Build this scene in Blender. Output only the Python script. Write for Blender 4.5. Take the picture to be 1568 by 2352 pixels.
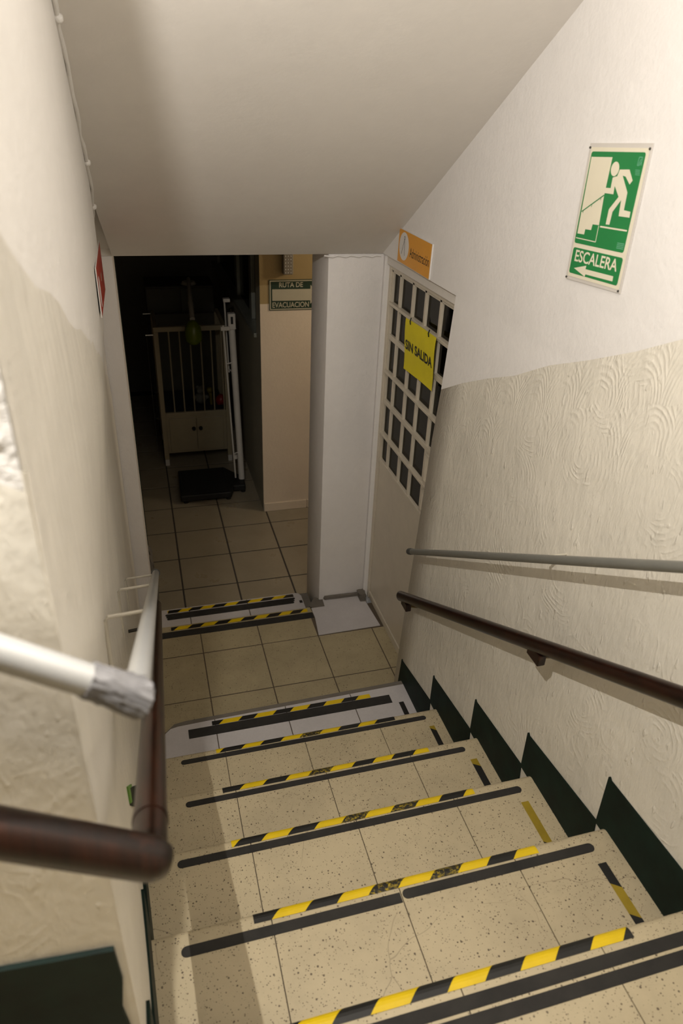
import bpy, bmesh, math, random
from mathutils import Vector, Matrix
random.seed(7)
for o in list(bpy.data.objects): bpy.data.objects.remove(o, do_unlink=True)
SC = bpy.context.scene
COL = SC.collection
PI = math.pi

# ------------------------------------------------------------------ camera
yaw, pitch, roll = math.radians(16.7825), math.radians(-29.9406), math.radians(2.5465)
fwd = Vector((math.sin(yaw)*math.cos(pitch), math.cos(yaw)*math.cos(pitch), math.sin(pitch)))
rt = Vector((math.cos(yaw), -math.sin(yaw), 0)); up = rt.cross(fwd)
r2 = math.cos(roll)*rt + math.sin(roll)*up; u2 = -math.sin(roll)*rt + math.cos(roll)*up
cam = bpy.data.cameras.new('camera'); camo = bpy.data.objects.new('camera', cam); COL.objects.link(camo)
M = Matrix((r2, u2, -fwd)).transposed().to_4x4(); M.translation = Vector((0, 0, 2.42))
camo.matrix_world = M
cam.sensor_fit = 'VERTICAL'; cam.sensor_height = 36; cam.sensor_width = 24
cam.lens = 1610.72/2352*36; cam.clip_start = 0.02
cam.dof.use_dof = True; cam.dof.focus_distance = 2.6; cam.dof.aperture_fstop = 4.0
SC.camera = camo

# ------------------------------------------------------------------ world, lamps, exposure
w = bpy.data.worlds.new('world'); SC.world = w; w.use_nodes = True
w.node_tree.nodes['Background'].inputs[0].default_value = (0.010, 0.010, 0.011, 1)
w.node_tree.nodes['Background'].inputs[1].default_value = 0.3
SC.view_settings.view_transform = 'Standard'; SC.view_settings.look = 'None'
SC.view_settings.gamma = 1.0; SC.view_settings.use_curve_mapping = False
SC.view_settings.exposure = 0.08
LAMP_A = (-0.1140, 0.500, 2.68)
LAMP_B = (0.58, 0.52, 3.20)
LAMP_C = (1.85, 3.95, 1.82)
def lamp(name, loc, power, col, rad):
    l = bpy.data.lights.new(name, 'POINT'); l.energy = power; l.color = col; l.shadow_soft_size = rad
    o = bpy.data.objects.new(name, l); o.location = loc; COL.objects.link(o); return o
lamp('stair_key_light', LAMP_A, 60, (1.0, 0.955, 0.89), 0.002)  # small key light from the left; its pendant fitting is an addition
lamp('landing_bulb_light', LAMP_B, 14, (1.0, 0.965, 0.91), 0.22)
lamp('corridor_bulb_light', LAMP_C, 15, (1.0, 0.84, 0.62), 0.06)

# ------------------------------------------------------------------ materials
def new_mat(name):
    m = bpy.data.materials.new(name); m.use_nodes = True
    nt = m.node_tree; return m, nt, nt.nodes['Principled BSDF']
def N(nt, t, **kw):
    n = nt.nodes.new(t)
    for k, v in kw.items():
        if k in n.inputs.keys() if hasattr(n.inputs, 'keys') else False: n.inputs[k].default_value = v
        else: setattr(n, k, v)
    return n
def math_n(nt, op, a, b=None, c=None, clamp=False):
    n = nt.nodes.new('ShaderNodeMath'); n.operation = op; n.use_clamp = clamp
    for i, v in enumerate((a, b, c)):
        if v is None: continue
        if isinstance(v, (int, float)): n.inputs[i].default_value = v
        else: nt.links.new(v, n.inputs[i])
    return n.outputs[0]
def pos(nt, scale=(1, 1, 1), rot=(0, 0, 0)):
    g = nt.nodes.new('ShaderNodeNewGeometry'); mp = nt.nodes.new('ShaderNodeMapping')
    mp.inputs['Scale'].default_value = scale; mp.inputs['Rotation'].default_value = rot
    nt.links.new(g.outputs['Position'], mp.inputs['Vector']); return mp.outputs[0]
def noise(nt, vec, scale, detail=4, rough=.5):
    n = nt.nodes.new('ShaderNodeTexNoise'); n.inputs['Scale'].default_value = scale
    n.inputs['Detail'].default_value = detail; n.inputs['Roughness'].default_value = rough
    nt.links.new(vec, n.inputs['Vector']); return n.outputs[0]
def ramp(nt, fac, p0, c0, p1, c1):
    n = nt.nodes.new('ShaderNodeValToRGB'); e = n.color_ramp.elements
    e[0].position = p0; e[0].color = c0 if len(c0) == 4 else (*c0, 1)
    e[1].position = p1; e[1].color = c1 if len(c1) == 4 else (*c1, 1)
    nt.links.new(fac, n.inputs[0]); return n.outputs[0]
def mixc(nt, fac, a, b, mode='MIX'):
    n = nt.nodes.new('ShaderNodeMix'); n.data_type = 'RGBA'; n.blend_type = mode
    for s, v in ((n.inputs[0], fac), (n.inputs[6], a), (n.inputs[7], b)):
        if isinstance(v, (int, float)): s.default_value = v
        elif isinstance(v, tuple): s.default_value = v if len(v) == 4 else (*v, 1)
        else: nt.links.new(v, s)
    return n.outputs[2]
def bump(nt, h, bs, strength, dist):
    n = nt.nodes.new('ShaderNodeBump'); n.inputs['Strength'].default_value = strength
    n.inputs['Distance'].default_value = dist; nt.links.new(h, n.inputs['Height'])
    nt.links.new(n.outputs[0], bs.inputs['Normal'])
def plain(name, col, rough=.6, metal=0.0, var=.12, bscale=0, spec=.5, coat=0):
    """painted / moulded surface with faint mottling"""
    m, nt, b = new_mat(name)
    v = noise(nt, pos(nt), 14, 5, .6)
    lo = tuple(c*(1-var) for c in col); hi = tuple(min(1, c*(1+var*.6)) for c in col)
    nt.links.new(ramp(nt, v, .3, lo, .7, hi), b.inputs['Base Color'])
    b.inputs['Roughness'].default_value = rough; b.inputs['Metallic'].default_value = metal
    b.inputs['Specular IOR Level'].default_value = spec; b.inputs['Coat Weight'].default_value = coat
    if bscale: bump(nt, noise(nt, pos(nt), bscale, 3), b, .25, .002)
    return m
def paint_wall(name, col, b1=.3, rough=.55):
    m, nt, b = new_mat(name)
    p = pos(nt)
    v = noise(nt, p, 3.0, 6, .6); v2 = noise(nt, p, 22, 4, .6)
    c = mixc(nt, .5, ramp(nt, v, .3, tuple(x*.90 for x in col), .7, col), ramp(nt, v2, .3, tuple(x*.95 for x in col), .7, col))
    nt.links.new(c, b.inputs['Base Color']); b.inputs['Roughness'].default_value = rough
    h = math_n(nt, 'ADD', noise(nt, p, 60, 3, .6), math_n(nt, 'MULTIPLY', noise(nt, p, 9, 3), 2.0))
    bump(nt, h, b, b1, .004)
    return m
def stucco(name, col, scallop=False, rel=.55, streak=4.0):
    """combed plaster: fans of concentric ridges swept by the trowel"""
    m, nt, b = new_mat(name)
    p = pos(nt)
    wob = N(nt, 'ShaderNodeTexNoise'); wob.inputs['Scale'].default_value = 7; nt.links.new(p, wob.inputs['Vector'])
    mv = nt.nodes.new('ShaderNodeMix'); mv.data_type = 'VECTOR'; mv.inputs[0].default_value = .05
    nt.links.new(p, mv.inputs[4]); nt.links.new(wob.outputs[1], mv.inputs[5])
    vo = nt.nodes.new('ShaderNodeTexVoronoi'); vo.inputs['Scale'].default_value = 5.2; nt.links.new(mv.outputs[1], vo.inputs['Vector'])
    d = vo.outputs['Distance']
    rings = math_n(nt, 'SINE', math_n(nt, 'MULTIPLY', d, 95.0))
    amp = math_n(nt, 'MULTIPLY', ramp(nt, noise(nt, p, 6.5, 3), .46, (0, 0, 0), .60, (1, 1, 1)), ramp(nt, noise(nt, p, 40, 3), .35, (.1, .1, .1), .65, (1, 1, 1)))
    ridg = math_n(nt, 'MULTIPLY', math_n(nt, 'POWER', math_n(nt, 'MULTIPLY_ADD', rings, .5, .5), 2.5), amp)
    strk = noise(nt, pos(nt, (30, 30, 9), (.6, .2, 0)), 1.6, 5, .65)
    lump = noise(nt, p, 11, 4, .6)
    chips = ramp(nt, noise(nt, pos(nt, (40, 40, 16), (.5, 0, 0)), 1.3, 2), .66, (0, 0, 0), .72, (1, 1, 1))
    h = math_n(nt, 'ADD', math_n(nt, 'MULTIPLY', ridg, .30), math_n(nt, 'ADD', math_n(nt, 'MULTIPLY', strk, 1.25), math_n(nt, 'ADD', math_n(nt, 'MULTIPLY', lump, 1.2), math_n(nt, 'MULTIPLY', chips, .5))))
    if not scallop:
        h = math_n(nt, 'ADD', h, math_n(nt, 'MULTIPLY', noise(nt, pos(nt, (22, 22, 2.2)), 1.5, 5, .65), streak))
    if scallop:
        sp = nt.nodes.new('ShaderNodeSeparateXYZ'); nt.links.new(mv.outputs[1], sp.inputs[0])
        # depth below the sloping top edge of the stucco, in rows of comb strokes
        dep = math_n(nt, 'MULTIPLY', math_n(nt, 'SUBTRACT', math_n(nt, 'MULTIPLY_ADD', sp.outputs[1], -.4504, 1.543+.4504*2.265+.03), sp.outputs[2]), 1/.125)
        row = math_n(nt, 'FLOOR', dep); fv = math_n(nt, 'SUBTRACT', dep, row)
        du = math_n(nt, 'MULTIPLY', math_n(nt, 'SUBTRACT', math_n(nt, 'FRACT', math_n(nt, 'ADD', math_n(nt, 'MULTIPLY', sp.outputs[1], 1/.135), math_n(nt, 'MULTIPLY', row, .43))), .5), 2.0)
        dv = math_n(nt, 'SUBTRACT', 1.05, fv)
        rr = math_n(nt, 'SQRT', math_n(nt, 'ADD', math_n(nt, 'MULTIPLY', du, du), math_n(nt, 'MULTIPLY', dv, dv)))
        arcs = math_n(nt, 'POWER', math_n(nt, 'MULTIPLY_ADD', math_n(nt, 'SINE', math_n(nt, 'MULTIPLY', rr, 46.0)), .5, .5), 1.6)
        msk = math_n(nt, 'MULTIPLY', ramp(nt, rr, .50, (0, 0, 0), .66, (1, 1, 1)), ramp(nt, rr, 1.0, (1, 1, 1), 1.06, (0, 0, 0)))
        msk = math_n(nt, 'MULTIPLY', msk, math_n(nt, 'MULTIPLY', math_n(nt, 'LESS_THAN', dep, 3.0), math_n(nt, 'GREATER_THAN', dep, 0.0)))
        msk = math_n(nt, 'MULTIPLY', msk, ramp(nt, noise(nt, p, 5.0, 2), .34, (.15, .15, .15), .5, (1, 1, 1)))
        h = math_n(nt, 'ADD', h, math_n(nt, 'MULTIPLY', math_n(nt, 'MULTIPLY', arcs, msk), .26))
    bump(nt, h, b, rel, .006)
    v = noise(nt, p, 2.6, 6, .65)
    nt.links.new(ramp(nt, v, .3, tuple(x*.84 for x in col), .68, col), b.inputs['Base Color'])
    b.inputs['Roughness'].default_value = .38; b.inputs['Specular IOR Level'].default_value = .5
    return m
def terrazzo(name, base, dens=1.0):
    m, nt, b = new_mat(name)
    p = pos(nt)
    def specks(scale, thr, frac):
        vo = nt.nodes.new('ShaderNodeTexVoronoi'); vo.inputs['Scale'].default_value = scale
        nt.links.new(p, vo.inputs['Vector'])
        sep = nt.nodes.new('ShaderNodeSeparateColor'); nt.links.new(vo.outputs['Color'], sep.inputs[0])
        t = math_n(nt, 'MULTIPLY', sep.outputs[0], thr)
        s = math_n(nt, 'LESS_THAN', vo.outputs['Distance'], t)
        return math_n(nt, 'MULTIPLY', s, math_n(nt, 'LESS_THAN', sep.outputs[1], frac))
    s = math_n(nt, 'MAXIMUM', specks(120, .30, .50*dens), specks(270, .36, .45*dens))
    big = noise(nt, p, 4.0, 6, .65); fine = noise(nt, p, 40, 4, .6)
    c = mixc(nt, .35, ramp(nt, big, .30, tuple(x*.72 for x in base), .62, base), ramp(nt, fine, .3, tuple(x*.86 for x in base), .7, base))
    c = mixc(nt, math_n(nt, 'MULTIPLY', s, .86), c, (.060, .038, .022))
    # hairline cracks
    vo = nt.nodes.new('ShaderNodeTexVoronoi'); vo.feature = 'DISTANCE_TO_EDGE'; vo.inputs['Scale'].default_value = 3.1
    wob = nt.nodes.new('ShaderNodeMix'); wob.data_type = 'VECTOR'; wob.inputs[0].default_value = .12
    nz = nt.nodes.new('ShaderNodeTexNoise'); nz.inputs['Scale'].default_value = 5; nt.links.new(p, nz.inputs['Vector'])
    nt.links.new(p, wob.inputs[4]); nt.links.new(nz.outputs[1], wob.inputs[5]); nt.links.new(wob.outputs[1], vo.inputs['Vector'])
    ck = math_n(nt, 'MULTIPLY', math_n(nt, 'LESS_THAN', vo.outputs['Distance'], .0022), ramp(nt, noise(nt, p, 3.3, 2), .5, (0, 0, 0), .6, (1, 1, 1)))
    c = mixc(nt, math_n(nt, 'MULTIPLY', ck, .35), c, (.12, .085, .055))
    nt.links.new(c, b.inputs['Base Color'])
    nt.links.new(ramp(nt, big, .3, (.62,)*3, .7, (.42,)*3), b.inputs['Roughness'])
    bump(nt, math_n(nt, 'MULTIPLY', s, -1.0), b, .25, .001)
    return m
def ceramic(name, col, rough=.32):
    m, nt, b = new_mat(name)
    p = pos(nt)
    v = noise(nt, p, 5, 6, .65); f = noise(nt, p, 120, 2)
    c = mixc(nt, .4, ramp(nt, v, .3, tuple(x*.80 for x in col), .65, col), ramp(nt, f, .35, tuple(x*.90 for x in col), .65, col))
    nt.links.new(c, b.inputs['Base Color'])
    nt.links.new(ramp(nt, v, .3, (rough+.2,)*3, .7, (rough,)*3), b.inputs['Roughness'])
    bump(nt, v, b, .08, .002)
    return m
def wood(name, dark, light, rough=.28):
    m, nt, b = new_mat(name)
    v = noise(nt, pos(nt, (60, 5, 7)), 2.2, 6, .6)
    v2 = noise(nt, pos(nt), 30, 4, .6)
    c = mixc(nt, ramp(nt, v2, .62, (0, 0, 0), .72, (.7, .7, .7)), ramp(nt, v, .32, dark, .70, light), tuple(x*2.2 for x in light))
    nt.links.new(c, b.inputs['Base Color']); b.inputs['Roughness'].default_value = rough
    b.inputs['Specular IOR Level'].default_value = .35; b.inputs['Coat Weight'].default_value = .08; b.inputs['Coat Roughness'].default_value = .25
    bump(nt, v, b, .15, .001)
    return m
def worn_black(name):
    m, nt, b = new_mat(name)
    v = noise(nt, pos(nt), 130, 4, .7)
    nt.links.new(ramp(nt, v, .48, (.010, .010, .009), .66, (.42, .30, .012)), b.inputs['Base Color'])
    b.inputs['Roughness'].default_value = .5; return m
def glass_pane(name, tint=(.55, .58, .56)):
    m = bpy.data.materials.new(name); m.use_nodes = True; nt = m.node_tree
    for n in list(nt.nodes): nt.nodes.remove(n)
    out = nt.nodes.new('ShaderNodeOutputMaterial'); tr = nt.nodes.new('ShaderNodeBsdfTransparent'); gl = nt.nodes.new('ShaderNodeBsdfGlossy')
    lw = nt.nodes.new('ShaderNodeFresnel'); lw.inputs['IOR'].default_value = 1.5
    wv = noise(nt, pos(nt), 9, 2); bp = nt.nodes.new('ShaderNodeBump'); bp.inputs['Strength'].default_value = .1; bp.inputs['Distance'].default_value = .004
    nt.links.new(wv, bp.inputs['Height']); nt.links.new(bp.outputs[0], gl.inputs['Normal'])
    tr.inputs[0].default_value = (*tint, 1); gl.inputs['Roughness'].default_value = .08; gl.inputs[0].default_value = (.50, .49, .46, 1)
    mx = nt.nodes.new('ShaderNodeMixShader'); nt.links.new(lw.outputs[0], mx.inputs[0]); nt.links.new(tr.outputs[0], mx.inputs[1]); nt.links.new(gl.outputs[0], mx.inputs[2])
    nt.links.new(mx.outputs[0], out.inputs[0]); return m

MAT = dict(
    wall=paint_wall('white_wall_paint', (.87, .84, .815)),
    wall_l=paint_wall('white_wall_paint_uneven', (.87, .84, .80), .55),
    soffit=paint_wall('soffit_paint', (.80, .755, .70), .12, .7),
    stucco=stucco('combed_stucco', (.82, .77, .665), True),
    stucco_l=stucco('streaked_stucco', (.86, .815, .725)),
    stucco_f=stucco('smoothed_stucco', (.80, .75, .65), False, .22, .6),
    upper_wall=paint_wall('darkened_upper_paint', (.30, .28, .25)),  # unseen surfaces painted dark to hold back bounce light
    pillar=paint_wall('pillar_paint', (.86, .82, .79), .45),
    beige=paint_wall('corridor_beige_paint', (.66, .56, .44), .25),
    ochre=paint_wall('corridor_ochre_paint', (.33, .24, .105), .25),
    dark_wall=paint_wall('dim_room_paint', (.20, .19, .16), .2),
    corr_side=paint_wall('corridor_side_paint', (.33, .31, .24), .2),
    terrazzo=terrazzo('cream_terrazzo', (.52, .435, .28)),
    terrazzo_f=terrazzo('worn_landing_terrazzo', (.42, .35, .212), .6),
    white_tile=ceramic('white_ceramic', (.56, .53, .525)),
    corr_tile=ceramic('corridor_ceramic', (.30, .255, .18), .25),
    grout=plain('brown_grout', (.10, .075, .05), .9),
    grout_dark=plain('dark_grout', (.045, .038, .030), .9),
    mortar=plain('grey_mortar', (.16, .14, .115), .95, bscale=60),
    concrete=plain('stair_concrete', (.40, .35, .28), .9, bscale=40),
    green=plain('dark_green_gloss', (.0035, .0135, .0095), .55, var=.5, bscale=18, spec=.18),
    green_bright=plain('fresh_green_paint', (.12, .30, .03), .5),
    strip=plain('anti_slip_black', (.020, .018, .015), .85, var=.4, bscale=300),
    tape_b=plain('tape_black', (.010, .010, .009), .45, var=.3),
    tape_y=plain('tape_yellow', (.72, .50, .005), .42, var=.10),
    tape_y2=plain('tape_yellow_faded', (.30, .21, .012), .5, var=.2),
    tape_w=worn_black('tape_black_worn'),
    wood=wood('mahogany_varnish', (.006, .0022, .0012), (.022, .0060, .0024)),
    grey_pipe=plain('grey_pipe_enamel', (.19, .187, .165), .42, .25, var=.06),
    silver=plain('silver_pipe_enamel', (.36, .355, .34), .33, .35, var=.06),
    duct=plain('grey_duct_tape', (.15, .145, .145), .38, .3, bscale=70),
    cap=plain('dark_grey_plastic', (.06, .06, .055), .5),
    bracket=plain('painted_bracket', (.55, .51, .42), .5),
    bracket_dark=plain('dark_steel_bracket', (.05, .045, .035), .5, .5),
    brass=plain('tarnished_brass', (.16, .11, .03), .5, .4),
    cream=plain('cream_enamel', (.62, .555, .445), .38, var=.05),
    glass=glass_pane('door_glass', (.30, .31, .28)),
    glass_dark=glass_pane('window_glass', (.12, .13, .12)),
    paper=plain('pale_cloth', (.55, .53, .50), .9),
    black=plain('matte_black', (.006, .006, .006), .8),
    lum=plain('sign_cream', (.80, .74, .58), .5, var=.03),
    lam=plain('laminate_edge', (.66, .62, .57), .35, var=.03),
    sgreen=plain('sign_green', (.018, .225, .060), .45, var=.05),
    sgreen2=plain('sign_green_print', (.12, .38, .22), .5, var=.05),
    sgreen_d=plain('sign_deep_green', (.0012, .022, .009), .45, var=.05),
    slum_d=plain('sign_grey_cream', (.40, .365, .27), .5, var=.04),
    orange=plain('sign_orange', (.80, .36, .035), .45, var=.04),
    swhite=plain('sign_white', (.78, .75, .72), .5, var=.03),
    ink=plain('black_ink', (.012, .010, .010), .6),
    ypaper=plain('yellow_paper', (.80, .68, .006), .6, var=.04),
    red=plain('sign_red', (.42, .030, .016), .45, var=.05),
    white_en=plain('white_enamel', (.62, .59, .54), .35, var=.05),
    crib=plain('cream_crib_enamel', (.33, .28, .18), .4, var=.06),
    chrome=plain('chrome', (.75, .75, .75), .12, 1.0, var=.02),
    rubber=plain('black_rubber', (.006, .006, .006), .6),
    led=plain('led_lens', (.85, .85, .85), .2, var=.02),
    led_panel=plain('lamp_grey_plastic', (.20, .18, .15), .4),
    alu=plain('aluminium_frame', (.30, .31, .27), .4, .4),
    lime=plain('lime_plastic', (.14, .19, .006), .25),
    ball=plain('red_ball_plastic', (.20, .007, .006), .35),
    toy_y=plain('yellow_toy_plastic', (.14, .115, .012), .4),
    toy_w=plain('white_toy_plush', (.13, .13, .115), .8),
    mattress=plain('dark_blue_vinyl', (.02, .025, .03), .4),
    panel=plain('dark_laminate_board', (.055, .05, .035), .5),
    sheet=plain('grey_sheet', (.14, .14, .13), .7),
    lampglass=plain('opal_lamp_glass', (.85, .82, .76), .3, var=.02),
)

# ------------------------------------------------------------------ mesh helpers
def link(name, me, parent=None):
    o = bpy.data.objects.new(name, me); COL.objects.link(o)
    if parent is not None: o.parent = parent
    return o
def mesh_obj(name, verts, faces, mat, parent=None, smooth=False, mats=None, idx=None):
    me = bpy.data.meshes.new(name); me.from_pydata([tuple(v) for v in verts], [], faces)
    for m in (mats or [mat]): me.materials.append(MAT[m])
    if idx: me.polygons.foreach_set('material_index', idx)
    bm = bmesh.new(); bm.from_mesh(me); bmesh.ops.recalc_face_normals(bm, faces=bm.faces); bm.to_mesh(me); bm.free()
    if smooth: me.polygons.foreach_set('use_smooth', [True]*len(me.polygons))
    me.update(); return link(name, me, parent)
def bm_obj(name, bm, mat, parent=None, smooth=False):
    bmesh.ops.recalc_face_normals(bm, faces=bm.faces)
    me = bpy.data.meshes.new(name); bm.to_mesh(me); bm.free(); me.materials.append(MAT[mat])
    if smooth:
        me.polygons.foreach_set('use_smooth', [True]*len(me.polygons))
        try: me.set_sharp_from_angle(angle=math.radians(40))
        except Exception: pass
    return link(name, me, parent)
def add_box(bm, x0, x1, y0, y1, z0, z1, bev=0, seg=2):
    vs = [bm.verts.new((x, y, z)) for x in (x0, x1) for y in (y0, y1) for z in (z0, z1)]
    f = [(0, 1, 3, 2), (4, 6, 7, 5), (0, 4, 5, 1), (2, 3, 7, 6), (0, 2, 6, 4), (1, 5, 7, 3)]
    fs = [bm.faces.new([vs[i] for i in q]) for q in f]
    if bev:
        es = list({e for q in fs for e in q.edges})
        bmesh.ops.bevel(bm, geom=es, offset=bev, segments=seg, profile=.5, affect='EDGES')
def box(name, x0, x1, y0, y1, z0, z1, mat, parent=None, bev=0, smooth=True):
    bm = bmesh.new(); add_box(bm, x0, x1, y0, y1, z0, z1, bev); return bm_obj(name, bm, mat, parent, False)
def add_tube(bm, pts, rad, seg=14, caps=True):
    pts = [Vector(p) for p in pts]; rings = []
    n0 = None
    for i, p in enumerate(pts):
        t = (pts[min(i+1, len(pts)-1)] - pts[max(i-1, 0)]).normalized()
        if n0 is None:
            n0 = t.orthogonal().normalized()
        n0 = (n0 - t*n0.dot(t)).normalized(); b0 = t.cross(n0)
        r = rad[i] if isinstance(rad, (list, tuple)) else rad
        rings.append([bm.verts.new(p + r*(math.cos(2*PI*k/seg)*n0 + math.sin(2*PI*k/seg)*b0)) for k in range(seg)])
    for a, b in zip(rings, rings[1:]):
        for k in range(seg): bm.faces.new((a[k], a[(k+1) % seg], b[(k+1) % seg], b[k]))
    if caps: bm.faces.new(rings[0][::-1]); bm.faces.new(rings[-1])
def tube(name, pts, rad, mat, parent=None, seg=14):
    bm = bmesh.new(); add_tube(bm, pts, rad, seg); return bm_obj(name, bm, mat, parent, True)
def extrude_poly(name, poly, axis, a0, a1, mat, parent=None):
    """poly in the two other axes (in xyz order), extruded from a0 to a1 along axis"""
    def pt(p, a):
        q = [0, 0, 0]; q[axis] = a; o = [i for i in range(3) if i != axis]; q[o[0]] = p[0]; q[o[1]] = p[1]; return q
    n = len(poly); vs = [pt(p, a0) for p in poly] + [pt(p, a1) for p in poly]
    fs = [list(range(n))[::-1], list(range(n, 2*n))] + [(i, (i+1) % n, n+(i+1) % n, n+i) for i in range(n)]
    return mesh_obj(name, vs, fs, mat, parent)
def shell(name, ys, zs, skip, front, back, mat, parent=None, smooth=True):
    """wall slab in the y-z plane: front(y,z) gives x of its face, back a constant x"""
    vs = {}; V = []; F = []; 
    def v(s, i, j):
        k = (s, i, j)
        if k not in vs:
            vs[k] = len(V); V.append((front(ys[i], zs[j]) if s == 0 else back, ys[i], zs[j]))
        return vs[k]
    ok = lambda i, j: 0 <= i < len(ys)-1 and 0 <= j < len(zs)-1 and not skip((ys[i]+ys[i+1])/2, (zs[j]+zs[j+1])/2)
    nf = 0
    for i in range(len(ys)-1):
        for j in range(len(zs)-1):
            if not ok(i, j): continue
            F.append((v(0, i, j), v(0, i+1, j), v(0, i+1, j+1), v(0, i, j+1)))
            F.append((v(1, i, j), v(1, i, j+1), v(1, i+1, j+1), v(1, i+1, j)))
            for (di, dj, e) in ((-1, 0, ((i, j), (i, j+1))), (1, 0, ((i+1, j), (i+1, j+1))), (0, -1, ((i, j), (i+1, j))), (0, 1, ((i, j+1), (i+1, j+1)))):
                if not ok(i+di, j+dj):
                    (a, b) = e; F.append((v(0, *a), v(0, *b), v(1, *b), v(1, *a)))
    return mesh_obj(name, V, F, mat, parent)
def lin(a, b, n): return [a+(b-a)*i/n for i in range(n+1)]
def tag(o, label, cat=None, group=None, kind=None):
    o['label'] = label
    if cat: o['category'] = cat
    if group: o['group'] = group
    if kind: o['kind'] = kind
    return o
def struct(o, label): return tag(o, label, kind='structure')
def empty(name, loc=(0, 0, 0), rotz=0):
    e = bpy.data.objects.new(name, None); e.location = loc; e.rotation_euler = (0, 0, rotz); e.empty_display_size = .05; COL.objects.link(e); return e
def text_mesh(body, size, sx=1.0, offset=0.0, spacing=1.0):
    cu = bpy.data.curves.new('lettering', 'FONT'); cu.body = body; cu.size = size; cu.offset = offset
    cu.align_x = 'CENTER'; cu.align_y = 'CENTER'; cu.space_character = spacing; cu.resolution_u = 4
    o = bpy.data.objects.new('lettering', cu); COL.objects.link(o)
    dg = bpy.context.evaluated_depsgraph_get(); me = bpy.data.meshes.new_from_object(o.evaluated_get(dg))
    bpy.data.objects.remove(o, do_unlink=True); bpy.data.curves.remove(cu)
    xs = [v.co.x for v in me.vertices]; ys = [v.co.y for v in me.vertices]
    cx, cy = (min(xs)+max(xs))/2, (min(ys)+max(ys))/2
    for v in me.vertices: v.co.x = (v.co.x-cx)*sx; v.co.y -= cy
    return me
def fit_text(body, wdt, hgt, offset=0.0, spacing=1.0):
    me = text_mesh(body, 1.0, 1.0, offset, spacing)
    xs = [v.co.x for v in me.vertices]; ys = [v.co.y for v in me.vertices]
    a, b = wdt/(max(xs)-min(xs)), hgt/(max(ys)-min(ys))
    for v in me.vertices: v.co.x *= a; v.co.y *= b
    return me
def place_uv(me, name, fn, mat, parent):
    """lay a flat mesh (u,v) onto a board through fn(u,v)->xyz"""
    for v in me.vertices: v.co = fn(v.co.x, v.co.y)
    me.materials.clear(); me.materials.append(MAT[mat]); return link(name, me, parent)
def rounded(x0, x1, y0, y1, r, n=4):
    P = []
    for cx, cy, a in ((x1-r, y1-r, 0), (x0+r, y1-r, 90), (x0+r, y0+r, 180), (x1-r, y0+r, 270)):
        for k in range(n+1): t = math.radians(a+90*k/n); P.append((cx+r*math.cos(t), cy+r*math.sin(t)))
    return P
def plate(name, poly, fn, d0, d1, mat, parent=None):
    """flat printed/cut shape: outline poly (u,v), standing from depth d0 to d1 off the board"""
    n = len(poly); vs = [fn(u, v, d0) for u, v in poly]+[fn(u, v, d1) for u, v in poly]
    fs = [list(range(n)), list(range(n, 2*n))]+[(i, (i+1) % n, n+(i+1) % n, n+i) for i in range(n)]
    return mesh_obj(name, vs, fs, mat, parent)
def copy_tree(o, parent=None):
    c = o.copy(); COL.objects.link(c); c.parent = parent
    for ch in list(o.children): copy_tree(ch, c)
    return c
#BODY
# ================================================================== STRUCTURE
R = .17                                     # riser
NOSE = [2.168, 1.861, 1.547, 1.233, .919, .612]   # y of each nosing, lowest step first
def wallR(z): return .985+.045*max(0, min(z, 1.87))+(.0 if z < 1.87 else 0)
def ss(t): t = max(0, min(1, t)); return t*t*(3-2*t)
def wallL(y, z):
    lo = -.105-.036*ss((y-.56)/.8)-.012*ss((y-1.4)/1.6)
    hi = -.107-.043*ss((y-2.55)/.54)
    return lo+(hi-lo)*ss((z-1.35)/.6)
def soff(y): return 1.868+(3.09-y)*.6045
def dadoz(y): return 1.543+.4504*(2.265-y)

# right wall (leans a little), with the doorway left open beside the landing
wr = shell('wall_right', [-1.6, -.8, 0, .5, 1, 1.5, 2.0, 2.235, 2.285, 3.09], [-.3, .3, .8, 1.3, 1.6, 1.82, 1.87, 2.4, 3.0, 3.75],
           lambda y, z: y > 2.29 and z < 1.87 or (y > 2.24 and 1.82 < z < 1.87 and False), lambda y, z: wallR(z), 1.32, 'wall')
struct(wr, 'smooth white upper wall on the right of the stairs')
dd = []
ys = lin(-1.6, 2.285, 24)
V = []; F = []
for i, y in enumerate(ys):
    zt = dadoz(y)+.006*math.sin(i*2.3)
    for j in range(9):
        z = -.05+(zt+.05)*j/8; V.append((wallR(z)-(.005 if j < 8 else .0), y, z))
for i in range(len(ys)-1):
    for j in range(8): F.append((i*9+j, (i+1)*9+j, (i+1)*9+j+1, i*9+j+1))
n0 = len(V); V += [(wallR(z)+.02, 2.285, z) for z in [-.05+(dadoz(2.285)+.05)*j/8 for j in range(9)]]
L = (len(ys)-1)*9
for j in range(8): F.append((L+j, n0+j, n0+j+1, L+j+1))
o = mesh_obj('stucco_dado', V, F, 'stucco', wr, True); o['label'] = 'cream combed stucco covering the lower part of the wall'

# left wall
wl = shell('wall_left', lin(.60, 3.09, 24), lin(-.3, 3.75, 28), lambda y, z: False, wallL, -.42, 'wall_l')
struct(wl, 'uneven white plastered wall on the left of the stairs')
V = []; F = []; ys = lin(.5525, 3.088, 24)
for i, y in enumerate(ys):
    zt = 1.46+.40*(2.9-y)+.01*math.sin(i*1.7)
    for j in range(17):
        z = -.25+(zt+.25)*j/16; V.append((wallL(y, z)+(.004 if j < 16 else -.001), y, z))
for i in range(len(ys)-1):
    for j in range(16): F.append((i*17+j, (i+1)*17+j, (i+1)*17+j+1, i*17+j+1))
o = mesh_obj('stucco_dado', V, F, 'stucco_l', wl, True); o['label'] = 'cream stucco with vertical trowel streaks'
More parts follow.
